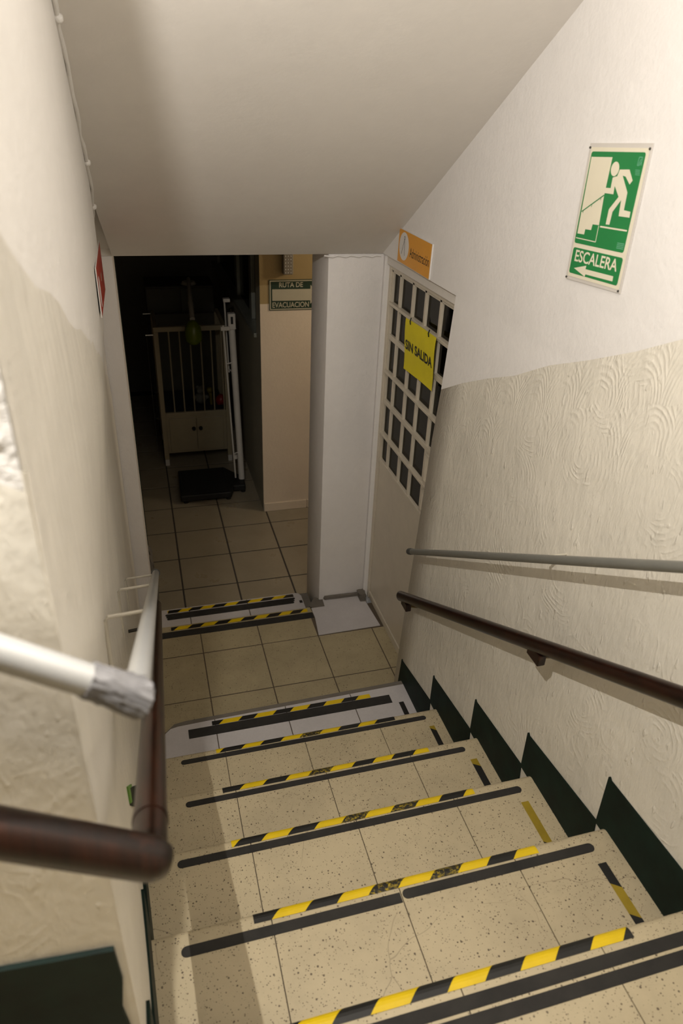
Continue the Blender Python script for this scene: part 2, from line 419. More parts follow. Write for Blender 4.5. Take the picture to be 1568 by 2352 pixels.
# wall that turns left at the top of the stairs (faces the camera)
wf = box('wall_front', -2.3, -.1055, .56, .64, 1.0, 3.75, 'wall_l'); struct(wf, 'white wall turning left at the head of the stairs')
V = []; F = []; xs = lin(-2.3, -.1008, 20)
for i, x in enumerate(xs):
    for j in range(9):
        z = 1.0+(2.15+(-.1-x)*.55-1.0)*j/8; V.append((x, .553 if j < 8 else .561, min(z, 3.7)))
for i in range(20):
    for j in range(8): F.append((i*9+j, (i+1)*9+j, (i+1)*9+j+1, i*9+j+1))
mesh_obj('stucco_dado', V, F, 'stucco_f', wf, True)
struct(box('wall_back', -2.3, 1.32, -1.75, -1.6, .6, 3.75, 'upper_wall'), 'unseen wall behind the head of the stairs, darkened against bounce light')
struct(box('wall_side', -2.45, -2.3, -1.75, .70, .6, 3.75, 'upper_wall'), 'unseen wall at the far left of the upper flight, darkened against bounce light')

# sloping soffit under the flight above, ending over the corridor opening
sl = [(-.112, .35), (-.112, 2.62), (-.100, 2.80), (-.078, 3.09)]
bot = [(x, y, soff(y)) for x, y in sl]+[(1.10, 3.09, soff(3.09)), (1.10, .35, soff(.35))]
n = len(bot); V = bot+[(x, y, z+.16) for x, y, z in bot]
F = [list(range(n)), list(range(n, 2*n))]+[(i, (i+1) % n, n+(i+1) % n, n+i) for i in range(n)]
cs = mesh_obj('ceiling', V, F, 'soffit'); struct(cs, 'sloping painted soffit above the stairs')
mesh_obj('filler_strip', [(-.16, 2.5, soff(2.5)+.03), (-.07, 2.5, soff(2.5)+.03), (-.07, 3.10, soff(3.1)+.028), (-.16, 3.10, soff(3.1)+.028),
         (-.16, 2.5, soff(2.5)+.06), (-.07, 2.5, soff(2.5)+.06), (-.07, 3.10, soff(3.1)+.06), (-.16, 3.10, soff(3.1)+.06)],
         [(0, 1, 2, 3), (4, 5, 6, 7), (0, 1, 5, 4), (1, 2, 6, 5), (2, 3, 7, 6), (3, 0, 4, 7)], 'soffit', cs)
# plaster bead along the soffit and wall joint
bm = bmesh.new(); pts = []
for i in range(40):
    y = .8+i*(2.85-.8)/39; pts.append((wallL(y, soff(y))+.004+.002*math.sin(i*1.9), y, soff(y)-.004+.002*math.cos(i*2.7)))
add_tube(bm, pts, [.004+.0025*abs(math.sin(i*1.3)) for i in range(40)], 8)
for y in (1.93, 2.45, 2.7): bmesh.ops.create_icosphere(bm, subdivisions=2, radius=.011, matrix=Matrix.Translation((wallL(y, soff(y))+.006, y, soff(y)-.006)))
bm_obj('plaster_bead', bm, 'wall_l', cs, True)
struct(box('ceiling', -2.3, 1.32, -1.6, .56, 3.55, 3.7, 'upper_wall'), 'unseen ceiling over the upper landing, darkened against bounce light')
li = box('trim_1', -.42, 1.32, 3.09, 3.39, 1.868, 2.6, 'soffit', bev=.004); struct(li, 'painted lintel over the corridor opening')

# pillar beside the door, and the narrow pilaster opposite
V = []; F = []
pil = bmesh.new(); add_box(pil, .821, 1.079, 3.09, 3.39, -.17, 1.868, .006)
p = bm_obj('wall_pillar', pil, 'pillar', None, True); struct(p, 'white square pillar between the corridor opening and the door')
bm = bmesh.new(); add_box(bm, .85, 1.078, 3.078, 3.092, -.004, .02); add_box(bm, 1.045, 1.082, 3.04, 3.095, -.003, .035)
bmesh.ops.subdivide_edges(bm, edges=bm.edges, cuts=3)
for v in bm.verts: v.co += Vector((random.uniform(-.004, .004), random.uniform(-.006, .002), random.uniform(-.003, .003)))
bm_obj('mortar_joint', bm, 'mortar', p)
tube('plaster_bead', [(.80+.02*i, 3.084, 1.862-.003*(i % 3)) for i in range(14)], .004, 'wall', p, 8)
pl = box('wall_pilaster', -.42, -.079, 3.092, 3.39, -.17, 1.868, 'pillar', bev=.004); struct(pl, 'narrow white pilaster at the left of the corridor opening')
bm = bmesh.new()
bmesh.ops.create_icosphere(bm, subdivisions=3, radius=1, matrix=Matrix.Translation((-.085, 3.40, -.02)) @ Matrix.Diagonal((.035, .05, .15, 1)))
bmesh.ops.create_icosphere(bm, subdivisions=3, radius=1, matrix=Matrix.Translation((-.078, 3.41, .18)) @ Matrix.Diagonal((.02, .03, .10, 1)))
for v in bm.verts: v.co += Vector([random.uniform(-.007, .007) for _ in range(3)])
bm_obj('broken_plaster', bm, 'mortar', pl)
tube('green_edge', [(-.079, 3.392, 1.86-.12*i) for i in range(14)], .0035, 'green', pl, 6)
# door jamb pieces around the recessed door
struct(box('wall_jamb', 1.079, 1.32, 3.075, 3.39, -.17, 1.868, 'wall', bev=.004), 'white jamb strip between pillar and door')
struct(box('trim_2', 1.089, 1.32, 2.27, 3.09, 1.825, 1.875, 'soffit', bev=.004), 'plastered head of the door recess')

# ------------------------------------------------------------------ staircase
core = [(2.168-.03, -.05)]
for k, y in enumerate(NOSE):
    core += [(y-.022, R*(k+1)-.05 if False else (R*k-.05 if k else -.05)), (y-.022, R*(k+1)-.047)]
core += [(-.10, 6*R-.047), (-.10, .3), (2.0, -.3), (2.138, -.3)]
st = extrude_poly('staircase', core, 0, -.14, 1.03, 'concrete'); struct(st, 'terrazzo stairs with hazard tape running down to the landing')
JO = [[.136, .439, .732], [.145, .443, .741], [.146, .445, .742], [.148, .447, .745], [.1485, .449, .748], [.147, .447, .745]]
def tread_profile(y_nose, y_back, z, r=.018, th=.045):
    P = [(y_back, z)]
    P += [(y_nose-r+r*math.sin(a), z-r+r*math.cos(a)) for a in [PI/2*i/5 for i in range(6)]]
    P += [(y_nose, z-th+.008), (y_nose-.006, z-th), (y_back, z-th)]
    return P
def tile_run(name, prof, x0, x1, mat, parent, jag=0.0):
    return extrude_poly(name, prof, 0, x0, x1, mat, parent)
def tape_mesh(name, y_nose, z, edges, first_yellow, x0, x1, parent, inset=.006, top=.024, worn=(), fold=True):
    """striped strip laid along a nosing and folded over it; stripes slant at 45 degrees"""
    r = .018; prof = []; s = 0; e = .0012
    ya = y_nose-inset-top
    prof.append((ya, z+e, 0.0))
    yb = y_nose-r
    nflat = max(1, 1)
    if not fold: prof.append((ya+top, z+e, top))
    elif yb > ya: prof.append((yb, z+e, yb-ya)); s = yb-ya
    for i in range(1, 6 if fold else 1):
        a = PI/2*i/5; prof.append((y_nose-r+(r+e)*math.sin(a), z-r+(r+e)*math.cos(a), s+(r+e)*a))
    s += (r+e)*PI/2
    if fold: prof.append((y_nose+e, z-r-.010, s+.010))
    E2 = sorted(edges); bounds = [x0-1]+E2+[x1+1]
    V = []; F = []; I = []; yel = first_yellow
    for k in range(len(bounds)-1):
        a, b = bounds[k], bounds[k+1]
        base = len(V)
        for (y, zz, ss_) in prof:
            sh = ss_-top
            V.append((min(max(a+sh, x0), x1), y, zz)); V.append((min(max(b+sh, x0), x1), y, zz))
        for q in range(len(prof)-1):
            A, B, C_, D_ = base+2*q, base+2*q+1, base+2*q+3, base+2*q+2
            w1 = abs(V[A][0]-V[B][0]); w2 = abs(V[C_][0]-V[D_][0])
            if w1 < 1e-6 and w2 < 1e-6: continue
            if w1 < 1e-6: F.append((A, C_, D_))
            elif w2 < 1e-6: F.append((A, B, D_))
            else: F.append((A, B, C_, D_))
            I.append(1 if yel else (2 if k in worn else 0))
        yel = not yel
    me = bpy.data.meshes.new(name); me.from_pydata(V, [], F)
    for m in ('tape_b', 'tape_y', 'tape_w'): me.materials.append(MAT[m])
    me.polygons.foreach_set('material_index', I); me.update()
    o = link(name, me, parent); o['label'] = 'yellow and black diagonal hazard tape along the nosing'
    return o
def flat_strip(name, x0, x1, y0, y1, z, mat, parent, rl=True, rr=True, th=.0016, jag=0):
    r = (y1-y0)/2*.98; P = []
    def end(cx, a0):
        return [(cx+r*math.cos(math.radians(a0+180*i/8)), (y0+y1)/2+r*math.sin(math.radians(a0+180*i/8))) for i in range(9)]
    P += end(x1-r, -90) if rr else [(x1, y0), (x1, y1)]
    P += end(x0+r, 90) if rl else [(x0, y1), (x0, y0)]
    return extrude_poly(name, P, 2, z+.0003, z+th, mat, parent)
TAPE = [  # stripe edges at the far edge of the tape, first colour, ends
    ([.173, .253, .319, .400, .475, .549, .622, .702, .768], False, .123, .816, ()),
    ([.148, .229, .299, .377, .450, .528, .601, .681, .749], True, .113, .812, (5,)),
    ([.182, .257, .332, .407, .481, .557, .630, .697, .775], False, .105, .813, (4,)),
    ([.126, .201, .274, .349, .427, .496, .573, .648, .721, .799], True, .097, .814, (5, 7)),
    ([.173, .249, .323, .398, .471, .550, .622, .697, .769], False, .110, .815, (4, 6)),
    ([.148, .222, .296, .371, .444, .520, .593, .667, .744, .818], False, .085, .820, ()),
]
STRIP = [[(.024, .900, 2.082, 2.130, 0, 0)], [(-.016, .935, 1.808, 1.829, 1, 1)], [(-.013, .938, 1.491, 1.512, 1, 1)],
         [(-.048, .956, 1.177, 1.200, 1, 1)], [(-.050, .4465, .856, .880, 1, 0), (.452, .957, .861, .885, 1, 1)], [(.02, .960, .546, .571, 1, 1), (.02, .955, .515, .540, 1, 1)]]
SIDE = [(.927, .949, 2.077, [('tape_b', .45), ('tape_y2', .55)]), (.930, .951, 1.771, [('tape_y2', .08), ('tape_b', .92)]), (.936, .960, 1.454, [('tape_y2', .12), ('tape_b', .68), ('tape_y2', .2)]),
        (.932, .956, 1.145, [('tape_y2', .62), ('tape_b', .38)]), (.940, .963, .829, [('tape_b', .42), ('tape_y2', .54), ('tape_b', .04)])]
for k in range(6):
    z = R*(k+1); yn = NOSE[k]; yb = (NOSE[k+1]-.02) if k < 5 else -.02
    bed = box('step', -.135, 1.025, yb, yn-.024, z-.046, z-.004, 'grout', st)
    bed['label'] = ['white tiled bottom step', 'second step, cream terrazzo', 'third step, cream terrazzo', 'fourth step, cream terrazzo', 'fifth step, cream terrazzo with a split black strip', 'top step with two black strips'][k]
    js = JO[k]; xs = [-.15]+js+[1.04]
    for i in range(4):
        gap = .0025 if k else .004
        x0 = xs[i]+(gap/2 if i else 0); x1 = xs[i+1]-(gap/2 if i < 3 else 0)
        if k == 0:
            # plain white floor tiles cemented to the step, left corner chipped round
            yl = 2.160+.018*(x0+.1); yr = 2.160+.018*(x1+.1)
            if i == 0: P = [(x0, yb), (x1, yb), (x1, yr), (-.015, yl), (-.045, yl-.006), (-.07, yl-.03), (-.09, yl-.065), (x0, yl-.07)]
            else: P = [(x0, yb), (x1, yb), (x1, yr), (x0, yl)]
            extrude_poly('tread_tile', P, 2, z-.04, z, 'white_tile', bed)
        else:
            extrude_poly('tread_tile', tread_profile(yn, yb, z), 0, x0, x1, 'terrazzo', bed)
    ed, fy, a, b, worn = TAPE[k]
    if k == 0:
        tape_mesh('hazard_tape', 2.165, z, ed, fy, a, b, bed, inset=.010, top=.023, worn=worn, fold=False)
        m = extrude_poly('mortar_edge', [(-.14, 2.10), (-.085, 2.105), (-.065, 2.14), (-.03, 2.176), (.02, 2.184), (1.02, 2.203), (1.02, 2.176), (.0, 2.150), (-.06, 2.12), (-.14, 2.07)], 2, z-.10, z-.0008, 'mortar', bed)
    else:
        tape_mesh('hazard_tape', yn, z, ed, fy, a, b, bed, inset=.004, top=.024, worn=worn)
    for (a, b, y0, y1, rl, rr) in STRIP[k]:
        o = flat_strip('anti_slip_strip', a, b, y0, y1, z, 'strip', bed, rl, rr); o['label'] = 'black anti-slip strip'
    if k < 5:
        x0, x1, y1, segs = SIDE[k]; y0 = yb+.004; yy = y1; V = []; F = []; I = []; names = ['tape_b', 'tape_y2']
        for mi, (mn, fr) in enumerate(segs):
            ye = max(y0, yy-fr*(y1-(y0+.02 if k != 4 else .69))); 
            if mi == len(segs)-1: ye = y0
            d = .008 if mi else 0; d2 = .008 if mi < len(segs)-1 else 0
            b0 = len(V); V += [(x0, yy+d, z+.0012), (x1, yy-d, z+.0012), (x1, ye-d2, z+.0012), (x0, ye+d2, z+.0012)]
            F.append((b0, b0+3, b0+2, b0+1)); I.append(names.index(mn)); yy = ye
        me = bpy.data.meshes.new('side_tape'); me.from_pydata(V, [], F)
        for mn in names: me.materials.append(MAT[mn])
        me.polygons.foreach_set('material_index', I); o = link('side_tape', me, bed); o['label'] = 'short strip of faded hazard tape beside the wall'
# winder and the first steps of the flight that climbs to the left
wd = mesh_obj('step', [(-.107, .555, 1.19), (1.04, -.02, 1.19), (1.04, -1.6, 1.19), (-.107, -1.6, 1.19), (-.107, .555, .6), (1.04, -.02, .6), (1.04, -1.6, .6), (-.107, -1.6, .6)],
              [(0, 1, 2, 3), (4, 5, 6, 7), (0, 1, 5, 4), (1, 2, 6, 5), (2, 3, 7, 6), (3, 0, 4, 7)], 'terrazzo', st)
for k in range(6):
    x1 = -.107-.30*k-(.0 if k else 0)
    box('step', x1-.31 if k < 5 else -2.3, x1, -1.6, .555, .6, 1.19+R*k+(.0), 'terrazzo', st)

# ------------------------------------------------------------------ dark green baseboards stepping down the walls
bbr = empty('baseboard_right'); struct(bbr, 'dark green stepped skirting along the right wall')
PK = [(2.235, .273), (1.925, .455), (1.602, .636), (1.292, .797), (.958, .992), (.66, 1.155)]
for k in range(6):
    yk, zk = PK[k]; zt = R*(k+1)
    if k < 5: yv, zv = PK[k+1][0]-.012, R*(k+2)-.014
    else: yv, zv = -.3, 1.16
    P = [(yk-.012, zt-.02), (yk, zk-.004), (yk-.004, zk), (yk-.012, zk-.006), (yv, zv), (yv-.03, zt-.02)]
    if k == 0: P[0] = (2.24, -.02); P.insert(0, (2.19, .10))
    n = len(P); V = [(wallR(zz)-.0085, yy, zz) for yy, zz in P]+[(wallR(zz)+.01, yy, zz) for yy, zz in P]
    F = [list(range(n)), list(range(n, 2*n))]+[(i, (i+1) % n, n+(i+1) % n, n+i) for i in range(n)]
    mesh_obj('skirting', V, F, 'green', bbr)
bbl = empty('baseboard_left'); struct(bbl, 'dark green stepped skirting along the left wall')
for k in range(1, 6):
    zt = R*(k+1); yk = NOSE[k]+.035; zk = zt+.12
    yv = NOSE[k+1]+.025 if k < 5 else .57; zv = zt+.155 if k < 5 else zt+.14
    P = [(yk-.01, zt-.02), (yk, zk), (yv, zv), (yv-.02, zt-.02)]
    n = 4; V = [(wallL(yy, zz)+.010, yy, zz) for yy, zz in P]+[(wallL(yy, zz)-.01, yy, zz) for yy, zz in P]
    mesh_obj('skirting', V, [(0, 1, 2, 3), (4, 5, 6, 7), (0, 1, 5, 4), (1, 2, 6, 5), (2, 3, 7, 6), (3, 0, 4, 7)], 'green', bbl)
    if k == 3:
        P = [(1.081, 1.135), (1.53, .615), (1.425, .637), (1.083, 1.079)]
        mesh_obj('skirting', [(wallL(y, z)+.006, y, z) for y, z in P]+[(wallL(y, z)-.01, y, z) for y, z in P], [(0, 1, 2, 3), (4, 5, 6, 7), (0, 1, 5, 4), (1, 2, 6, 5), (2, 3, 7, 6), (3, 0, 4, 7)], 'green', bbl)
        P = [(1.070, 1.155), (1.22, .985), (1.17, .985), (1.075, 1.095)]
        mesh_obj('paint_dab', [(wallL(y, z)+.0075, y, z) for y, z in P]+[(wallL(y, z)-.01, y, z) for y, z in P], [(0, 1, 2, 3), (4, 5, 6, 7), (0, 1, 5, 4), (1, 2, 6, 5), (2, 3, 7, 6), (3, 0, 4, 7)], 'green_bright', bbl)
bbf = empty('baseboard_front'); struct(bbf, 'tall dark green skirting on the wall that turns left')
P = [(-.118, 1.19), (-.112, 1.26), (-.118, 1.33), (-.110, 1.40), (-.113, 1.476), (-.247, 1.492), (-.262, 1.44), (-.268, 1.36), (-.30, 1.36), (-.30, 1.19)]
extrude_poly('skirting', P, 1, .546, .565, 'green', bbf)

# ------------------------------------------------------------------ landing floor
fl = box('floor', -.15, 1.13, 2.13, 3.00, -.12, -.0016, 'grout'); struct(fl, 'cream terrazzo tiled landing at the foot of the stairs')
gx = [-.155, .144, .444, .743, 1.039, 1.125]; gy = [2.13, 2.468, 2.787, 2.992]
for i in range(5):
    for j in range(3):
        if j == 2 and i >= 3: continue
        box('floor_tile', gx[i]+.0026, gx[i+1]-.0026, gy[j]+.0030, gy[j+1]-.0030, -.03, random.uniform(-.001, .0005), 'terrazzo_f', fl, .0012)
o = extrude_poly('floor_tile', [(.746, 2.790), (1.09, 2.795), (1.075, 3.015), (1.045, 3.02), (1.045, 3.085), (.842, 3.085), (.838, 3.022), (.760, 3.022), (.762, 2.94)], 2, -.03, .0012, 'white_tile', fl)
o['label'] = 'white replacement tile in front of the pillar'
extrude_poly('mortar_patch', [(.757, 3.000), (.845, 3.015), (.85, 3.095), (.80, 3.12), (.757, 3.05)], 2, -.10, -.001, 'mortar', fl)
extrude_poly('mortar_patch', [(.985, 3.03), (1.08, 3.01), (1.08, 3.09), (.99, 3.09)], 2, -.10, -.0015, 'mortar', fl)
extrude_poly('landing_edge', [(-.15, 2.985), (.765, 2.985), (.765, 3.034), (-.15, 3.034)], 2, -.10, -.001, 'terrazzo_f', fl)
tp = tape_mesh('hazard_tape', 3.036, 0, [.046, .117, .184, .256, .328, .397, .469, .536, .605, .667, .727], False, -.002, .735, fl, inset=.004, top=.036)
flat_strip('anti_slip_strip', -.13, .757, 2.938, 2.986, 0, 'strip', fl, False, False)['label'] = 'black anti-slip strip at the landing edge'
# low intermediate step down to the corridor
ms = box('floor', -.15, .80, 2.99, 3.285, -.17, -.089, 'mortar'); struct(ms, 'low white step between landing and corridor')
for a, b in ((-.15, .106), (.112, .436), (.442, .757)):
    P = [(a, 3.04), (b, 3.04), (b, 3.292), (a, 3.292)] if b < .7 else [(a, 3.04), (b, 3.04), (b, 3.262), (b-.012, 3.284), (b-.03, 3.292), (a, 3.292)]
    extrude_poly('floor_tile', P, 2, -.11, -.085, 'white_tile', ms)
tape_mesh('hazard_tape', 3.296, -.085, [.007, .079, .136, .200, .267, .337, .405, .473, .546, .612, .682], True, -.012, .712, ms, inset=.004, top=.036)
for q, (y0, y1) in enumerate(((3.232, 3.249), (3.214, 3.231), (3.196, 3.213))):
    flat_strip('anti_slip_strip', -.026+.004*q, .716-.006*q, y0, y1, -.085, 'strip', ms, True, True)
box('side_tape', .735, .752, 3.192, 3.215, -.086, -.0835, 'tape_b', ms)
# ------------------------------------------------------------------ corridor
cf = box('floor', -1.7, 3.1, 3.28, 7.1, -.30, -.1718, 'grout_dark'); struct(cf, 'beige ceramic tiled corridor floor')
tx = [.093+.332*i for i in range(-6, 9)]; ty = [3.587+.3395*j for j in range(-1, 11)]
tm = None
for i in range(len(tx)-1):
    for j in range(len(ty)-1):
        if tx[i] > .75 and ty[j+1] > 4.45:
            if ty[j] < 4.40: box('floor_tile', tx[i]+.005, tx[i+1]-.005, ty[j]+.005, 4.425, -.19, -.17, 'corr_tile', cf, .0015)
            continue
        if tx[i] > 1.5 or tx[i+1] < -1.1: continue
        y0 = max(ty[j], 3.297); 
        if j == 0:
            box('floor_tile', tx[i]+.005, tx[i+1]-.005, y0, ty[j+1]-.005, -.19, -.17, 'corr_tile', cf, .0015); continue
        if tm is None:
            o = box('floor_tile', .005, .327, .005, .3345, -.02, 0, 'corr_tile', cf, .0015); tm = o.data
        else: o = link('floor_tile', tm, cf)
        o.location = (tx[i], ty[j], -.17+random.uniform(-.0008, .0008))
# sign wall, two-tone
ws = mesh_obj('wall_corridor', [(.742, 4.435, -.17), (3.1, 4.435, -.17), (3.1, 4.435, 1.331), (.742, 4.435, 1.331), (3.1, 4.435, 2.35), (.742, 4.435, 2.35),
     (.742, 4.60, -.17), (3.1, 4.60, -.17), (3.1, 4.60, 2.35), (.742, 4.60, 2.35)],
     [(0, 1, 2, 3), (3, 2, 4, 5), (6, 7, 8, 9), (0, 6, 9, 5, 3), (1, 7, 8, 4, 2), (5, 4, 8, 9), (0, 1, 7, 6)], None, None, False, ['beige', 'ochre', 'corr_side'], [0, 1, 2, 2, 2, 2, 2])
struct(ws, 'corridor wall painted beige below and ochre above')
for a, b in ((.745, 1.06), (1.066, 1.39)): box('skirting_tile', a, b, 4.424, 4.436, -.17, -.105, 'beige', ws, .002)
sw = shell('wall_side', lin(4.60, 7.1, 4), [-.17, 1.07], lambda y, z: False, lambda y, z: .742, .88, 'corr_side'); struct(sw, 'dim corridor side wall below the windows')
box('sill', .725, .90, 4.602, 7.1, 1.07, 1.10, 'alu', sw, .004)
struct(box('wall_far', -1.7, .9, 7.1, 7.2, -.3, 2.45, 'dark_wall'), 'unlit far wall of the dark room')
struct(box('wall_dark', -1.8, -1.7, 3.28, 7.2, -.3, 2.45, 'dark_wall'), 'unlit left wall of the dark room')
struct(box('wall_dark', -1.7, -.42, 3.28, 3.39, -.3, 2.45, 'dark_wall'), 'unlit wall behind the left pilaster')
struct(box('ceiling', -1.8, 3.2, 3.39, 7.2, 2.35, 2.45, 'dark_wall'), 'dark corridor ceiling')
struct(box('wall_end', 3.1, 3.2, 3.2, 4.7, -.3, 2.45, 'beige'), 'end wall of the corridor branch')
struct(box('wall_dark', 1.32, 3.1, 3.28, 3.39, -.3, 2.45, 'beige'), 'corridor wall behind the door room')
# windows above the sill; a black slab behind supplies the darkness
for wi, (ya, yb_) in enumerate(((4.602, 5.06), (5.06, 5.78), (5.78, 7.09))):
    wn = empty('window_%d' % (wi+1), (.80, ya, 1.10)); struct(wn, ['dark window pane next to the sign wall', 'second dark window along the corridor', 'farthest dark window of the corridor'][wi])
    for o in (box('mullion', -.03, .03, yb_-ya-.10, yb_-ya, 0, 1.25, 'alu', wn, .004), box('head', -.03, .03, 0, yb_-ya-.10, 1.20, 1.25, 'alu', wn, .004)): pass
    box('pane', -.004, .004, .0, yb_-ya-.10, .0, 1.20, 'glass_dark', wn)
struct(box('wall_outer', 1.6, 1.7, 4.6, 7.2, -.3, 2.45, 'black'), 'black slab painted as the darkness behind the corridor windows')

# ================================================================== HANDRAILS
def rail_thing(name, label, loc):
    e = empty(name, loc); tag(e, label, 'handrail'); return e
def rel(loc, pts): return [tuple(Vector(p)-Vector(loc)) for p in pts]
# right, grey pipe
a, b = Vector((.94, 2.16, .906)), Vector((.945, -1.2, .906+.613*3.36))
h = rail_thing('pipe_handrail', 'straight grey pipe handrail on the right wall above the wooden one', tuple(a))
tube('pipe', rel(a, [a, b]), .0118, 'grey_pipe', h, 20)
d = (b-a).normalized()
for s0, s1, rr in ((-.004, .004, .0128), (.006, .012, .0134), (.013, .032, .0126)): tube('end_cap', rel(a, [a+d*s0, a+d*s1]), rr, 'cap', h, 20)
for y in (2.06, 1.295, .45):
    p = a+(b-a)*((2.16-y)/3.36)
    wx = wallR(p.z)
    bm = bmesh.new(); add_tube(bm, rel(a, [p+Vector((0, .012, -.008)), p+Vector((.03, .05, -.030)), (wx-.004, y+.055, p.z-.034), (wx-.004, y+.05, p.z-.11)]), .004, 8)
    bm_obj('bracket', bm, 'bracket', h, True)
# right, wooden
a, b = Vector((.945, 2.225, .640)), Vector((.953, -1.2, .640+.5595*3.425))
h = rail_thing('wooden_handrail', 'dark red-brown wooden handrail on the right wall', tuple(a))
d = (b-a).normalized()
bm = bmesh.new(); n1 = Vector((1, 0, 0)); n2 = d.cross(n1).normalized(); rings = []
prof = [(.019*math.cos(t)*(1 if abs(math.cos(t)) < .8 else .97), .022*math.sin(t)) for t in [2*PI*k/20 for k in range(20)]]
for s, f in ((0, .80), (.006, .97), (.014, 1.0), ((b-a).length, 1.0)):
    rings.append([bm.verts.new(d*s+f*(u*n1+v*n2)) for u, v in prof])
for q, r_ in zip(rings, rings[1:]):
    for k in range(20): bm.faces.new((q[k], q[(k+1) % 20], r_[(k+1) % 20], r_[k]))
bm.faces.new(rings[0]); bm.faces.new(rings[-1])
bm_obj('rail', bm, 'wood', h, True)
for i, y in enumerate((2.15, 1.25, .3)):
    p = a+(b-a)*((2.225-y)/3.425); wx = wallR(p.z)
    bm = bmesh.new(); add_box(bm, -.012, .012, -.03, .03, -.048, -.012, .003); 
    for v in bm.verts: v.co += p-a
    bm_obj('rail_block', bm, 'wood', h)
    bm = bmesh.new(); add_tube(bm, rel(a, [p+Vector((0, 0, -.035)), (wx-.02, y, p.z-.05), (wx+.002, y, p.z-.05)]), .008, 10); add_box(bm, *(wx-a.x-.006, wx-a.x+.001), y-a.y-.015, y-a.y+.015, p.z-a.z-.085, p.z-a.z-.03, .002)
    bm_obj('bracket', bm, 'brass', h, True)
# left, grey pipe with taped elbow, then climbing to the left
E0 = Vector((-.037, .492, 1.955)); lo = Vector((-.036, 2.24, .893)); up_ = Vector((-.95, .470, 2.62))
h = rail_thing('pipe_handrail', 'silver pipe handrail on the left wall with a duct-taped elbow', tuple(lo))
tube('pipe', rel(lo, [lo, E0]), .0125, 'silver', h, 24)
tube('upper_pipe', rel(lo, [E0, up_]), .0145, 'silver', h, 24)
d = (E0-lo).normalized(); tube('end_cap', rel(lo, [lo-d*.003, lo+d*.012]), .0165, 'cap', h, 20)
d2 = (up_-E0).normalized()
bm = bmesh.new(); pts = [E0-d*.02, E0-d*.006, E0+Vector((.002, -.004, .0)), E0+d2*.012, E0+d2*.030, E0+d2*.047]
add_tube(bm, rel(lo, pts), [.0145, .0165, .0185, .0178, .0168, .0160], 18)
bmesh.ops.subdivide_edges(bm, edges=bm.edges, cuts=2, use_grid_fill=True)
for v in bm.verts: v.co += Vector([random.uniform(-.0012, .0012) for _ in range(3)])
o = bm_obj('tape_wrap', bm, 'duct', h, True); o['label'] = 'crumpled grey duct tape around the elbow'
for y in (2.16, 1.72, 1.12):
    p = lo+(E0-lo)*((2.24-y)/(2.24-.492)); wx = wallL(y, p.z)
    tube('bracket', rel(lo, [p, (wx+.012, y, p.z-.004), (wx+.006, y-.003, p.z-.012), (wx+.006, y-.03, p.z-.15)]), .004, 'bracket', h, 8)
# left, wooden
E1 = Vector((-.046, .478, 1.742)); lo = Vector((-.047, 2.20, .778)); up_ = Vector((-.95, .455, 2.38))
h = rail_thing('wooden_handrail', 'worn dark wooden handrail on the left wall, turning left at its top', tuple(lo))
tube('rail', rel(lo, [lo, lo+(E1-lo)*.008, E1+(lo-E1).normalized()*.0]), [.017, .0200, .0195], 'wood', h, 24)
d2 = (up_-E1).normalized()
tube('upper_rail', rel(lo, [E1-d2*.022, E1-d2*.018, E1-d2*.008, E1, up_]), [.010, .0170, .0215, .0230, .0240], 'wood', h, 24)
tube('joint_collar', rel(lo, [E1+(lo-E1).normalized()*.085, E1+(lo-E1).normalized()*.10]), .0206, 'wood', h, 24)
for y in (1.95,):
    p = lo+(E1-lo)*((2.2-y)/(2.2-.478)); wx = wallL(y, p.z)
    tube('bracket', rel(lo, [p+Vector((0, 0, -.01)), p+Vector((0, 0, -.04)), (wx, y, p.z-.05)]), .006, 'bracket_dark', h, 8)

# ================================================================== DOOR (recessed, metal with glazed grid)
dr = empty('door_1', (1.105, 2.30, 0)); struct(dr, 'cream metal door with a grid of dark glass panes')
DX = 1.105
def dbox(name, y0, y1, z0, z1, x0, x1, mat, par=None, bev=.0015):
    return box(name, x0, x1, y0-2.30, y1-2.30, z0, z1, mat, par or dr, bev)
my = [3.055, 2.940, 2.784, 2.643, 2.489, 2.345]; mz = [1.800, 1.662, 1.512, 1.345, 1.195, 1.030, .885]
dbox('frame_post', 3.050, 3.078, .0, 1.83, -.004, .045, 'cream'); dbox('frame_post', 2.24, 2.262, 0, 1.83, -.004, .045, 'cream'); dbox('frame_head', 2.262, 3.050, 1.808, 1.826, -.004, .045, 'cream')
dbox('lower_panel', 2.265, 3.048, .045, .868, .004, .024, 'cream', None, .003)
dbox('threshold', 2.265, 3.05, .0, .042, .0, .05, 'cream')
dbox('bottom_trim', 2.265, 3.048, .866, .886, .0, .026, 'cream')
for i in range(6):
    if i == 0: y0, y1 = 3.036, 3.049
    elif i == 5: y0, y1 = 2.265, 2.345
    else: y0, y1 = my[i]-.0095, my[i]+.0095
    dbox('stile', y0, y1, .885, 1.808, .002, .026, 'cream')
for j in range(7):
    if j == 0: dbox('glazing_bar', 2.265, 3.048, 1.797, 1.808, .002, .026, 'cream')
    elif j in (1, 3, 5): dbox('glazing_bar', 2.27, 3.048, mz[j]-.0065, mz[j]+.0065, -.008, .026, 'cream')
    elif j != 6: dbox('glazing_bar', 2.265, 3.048, mz[j]-.0115, mz[j]+.0115, .0, .026, 'cream')
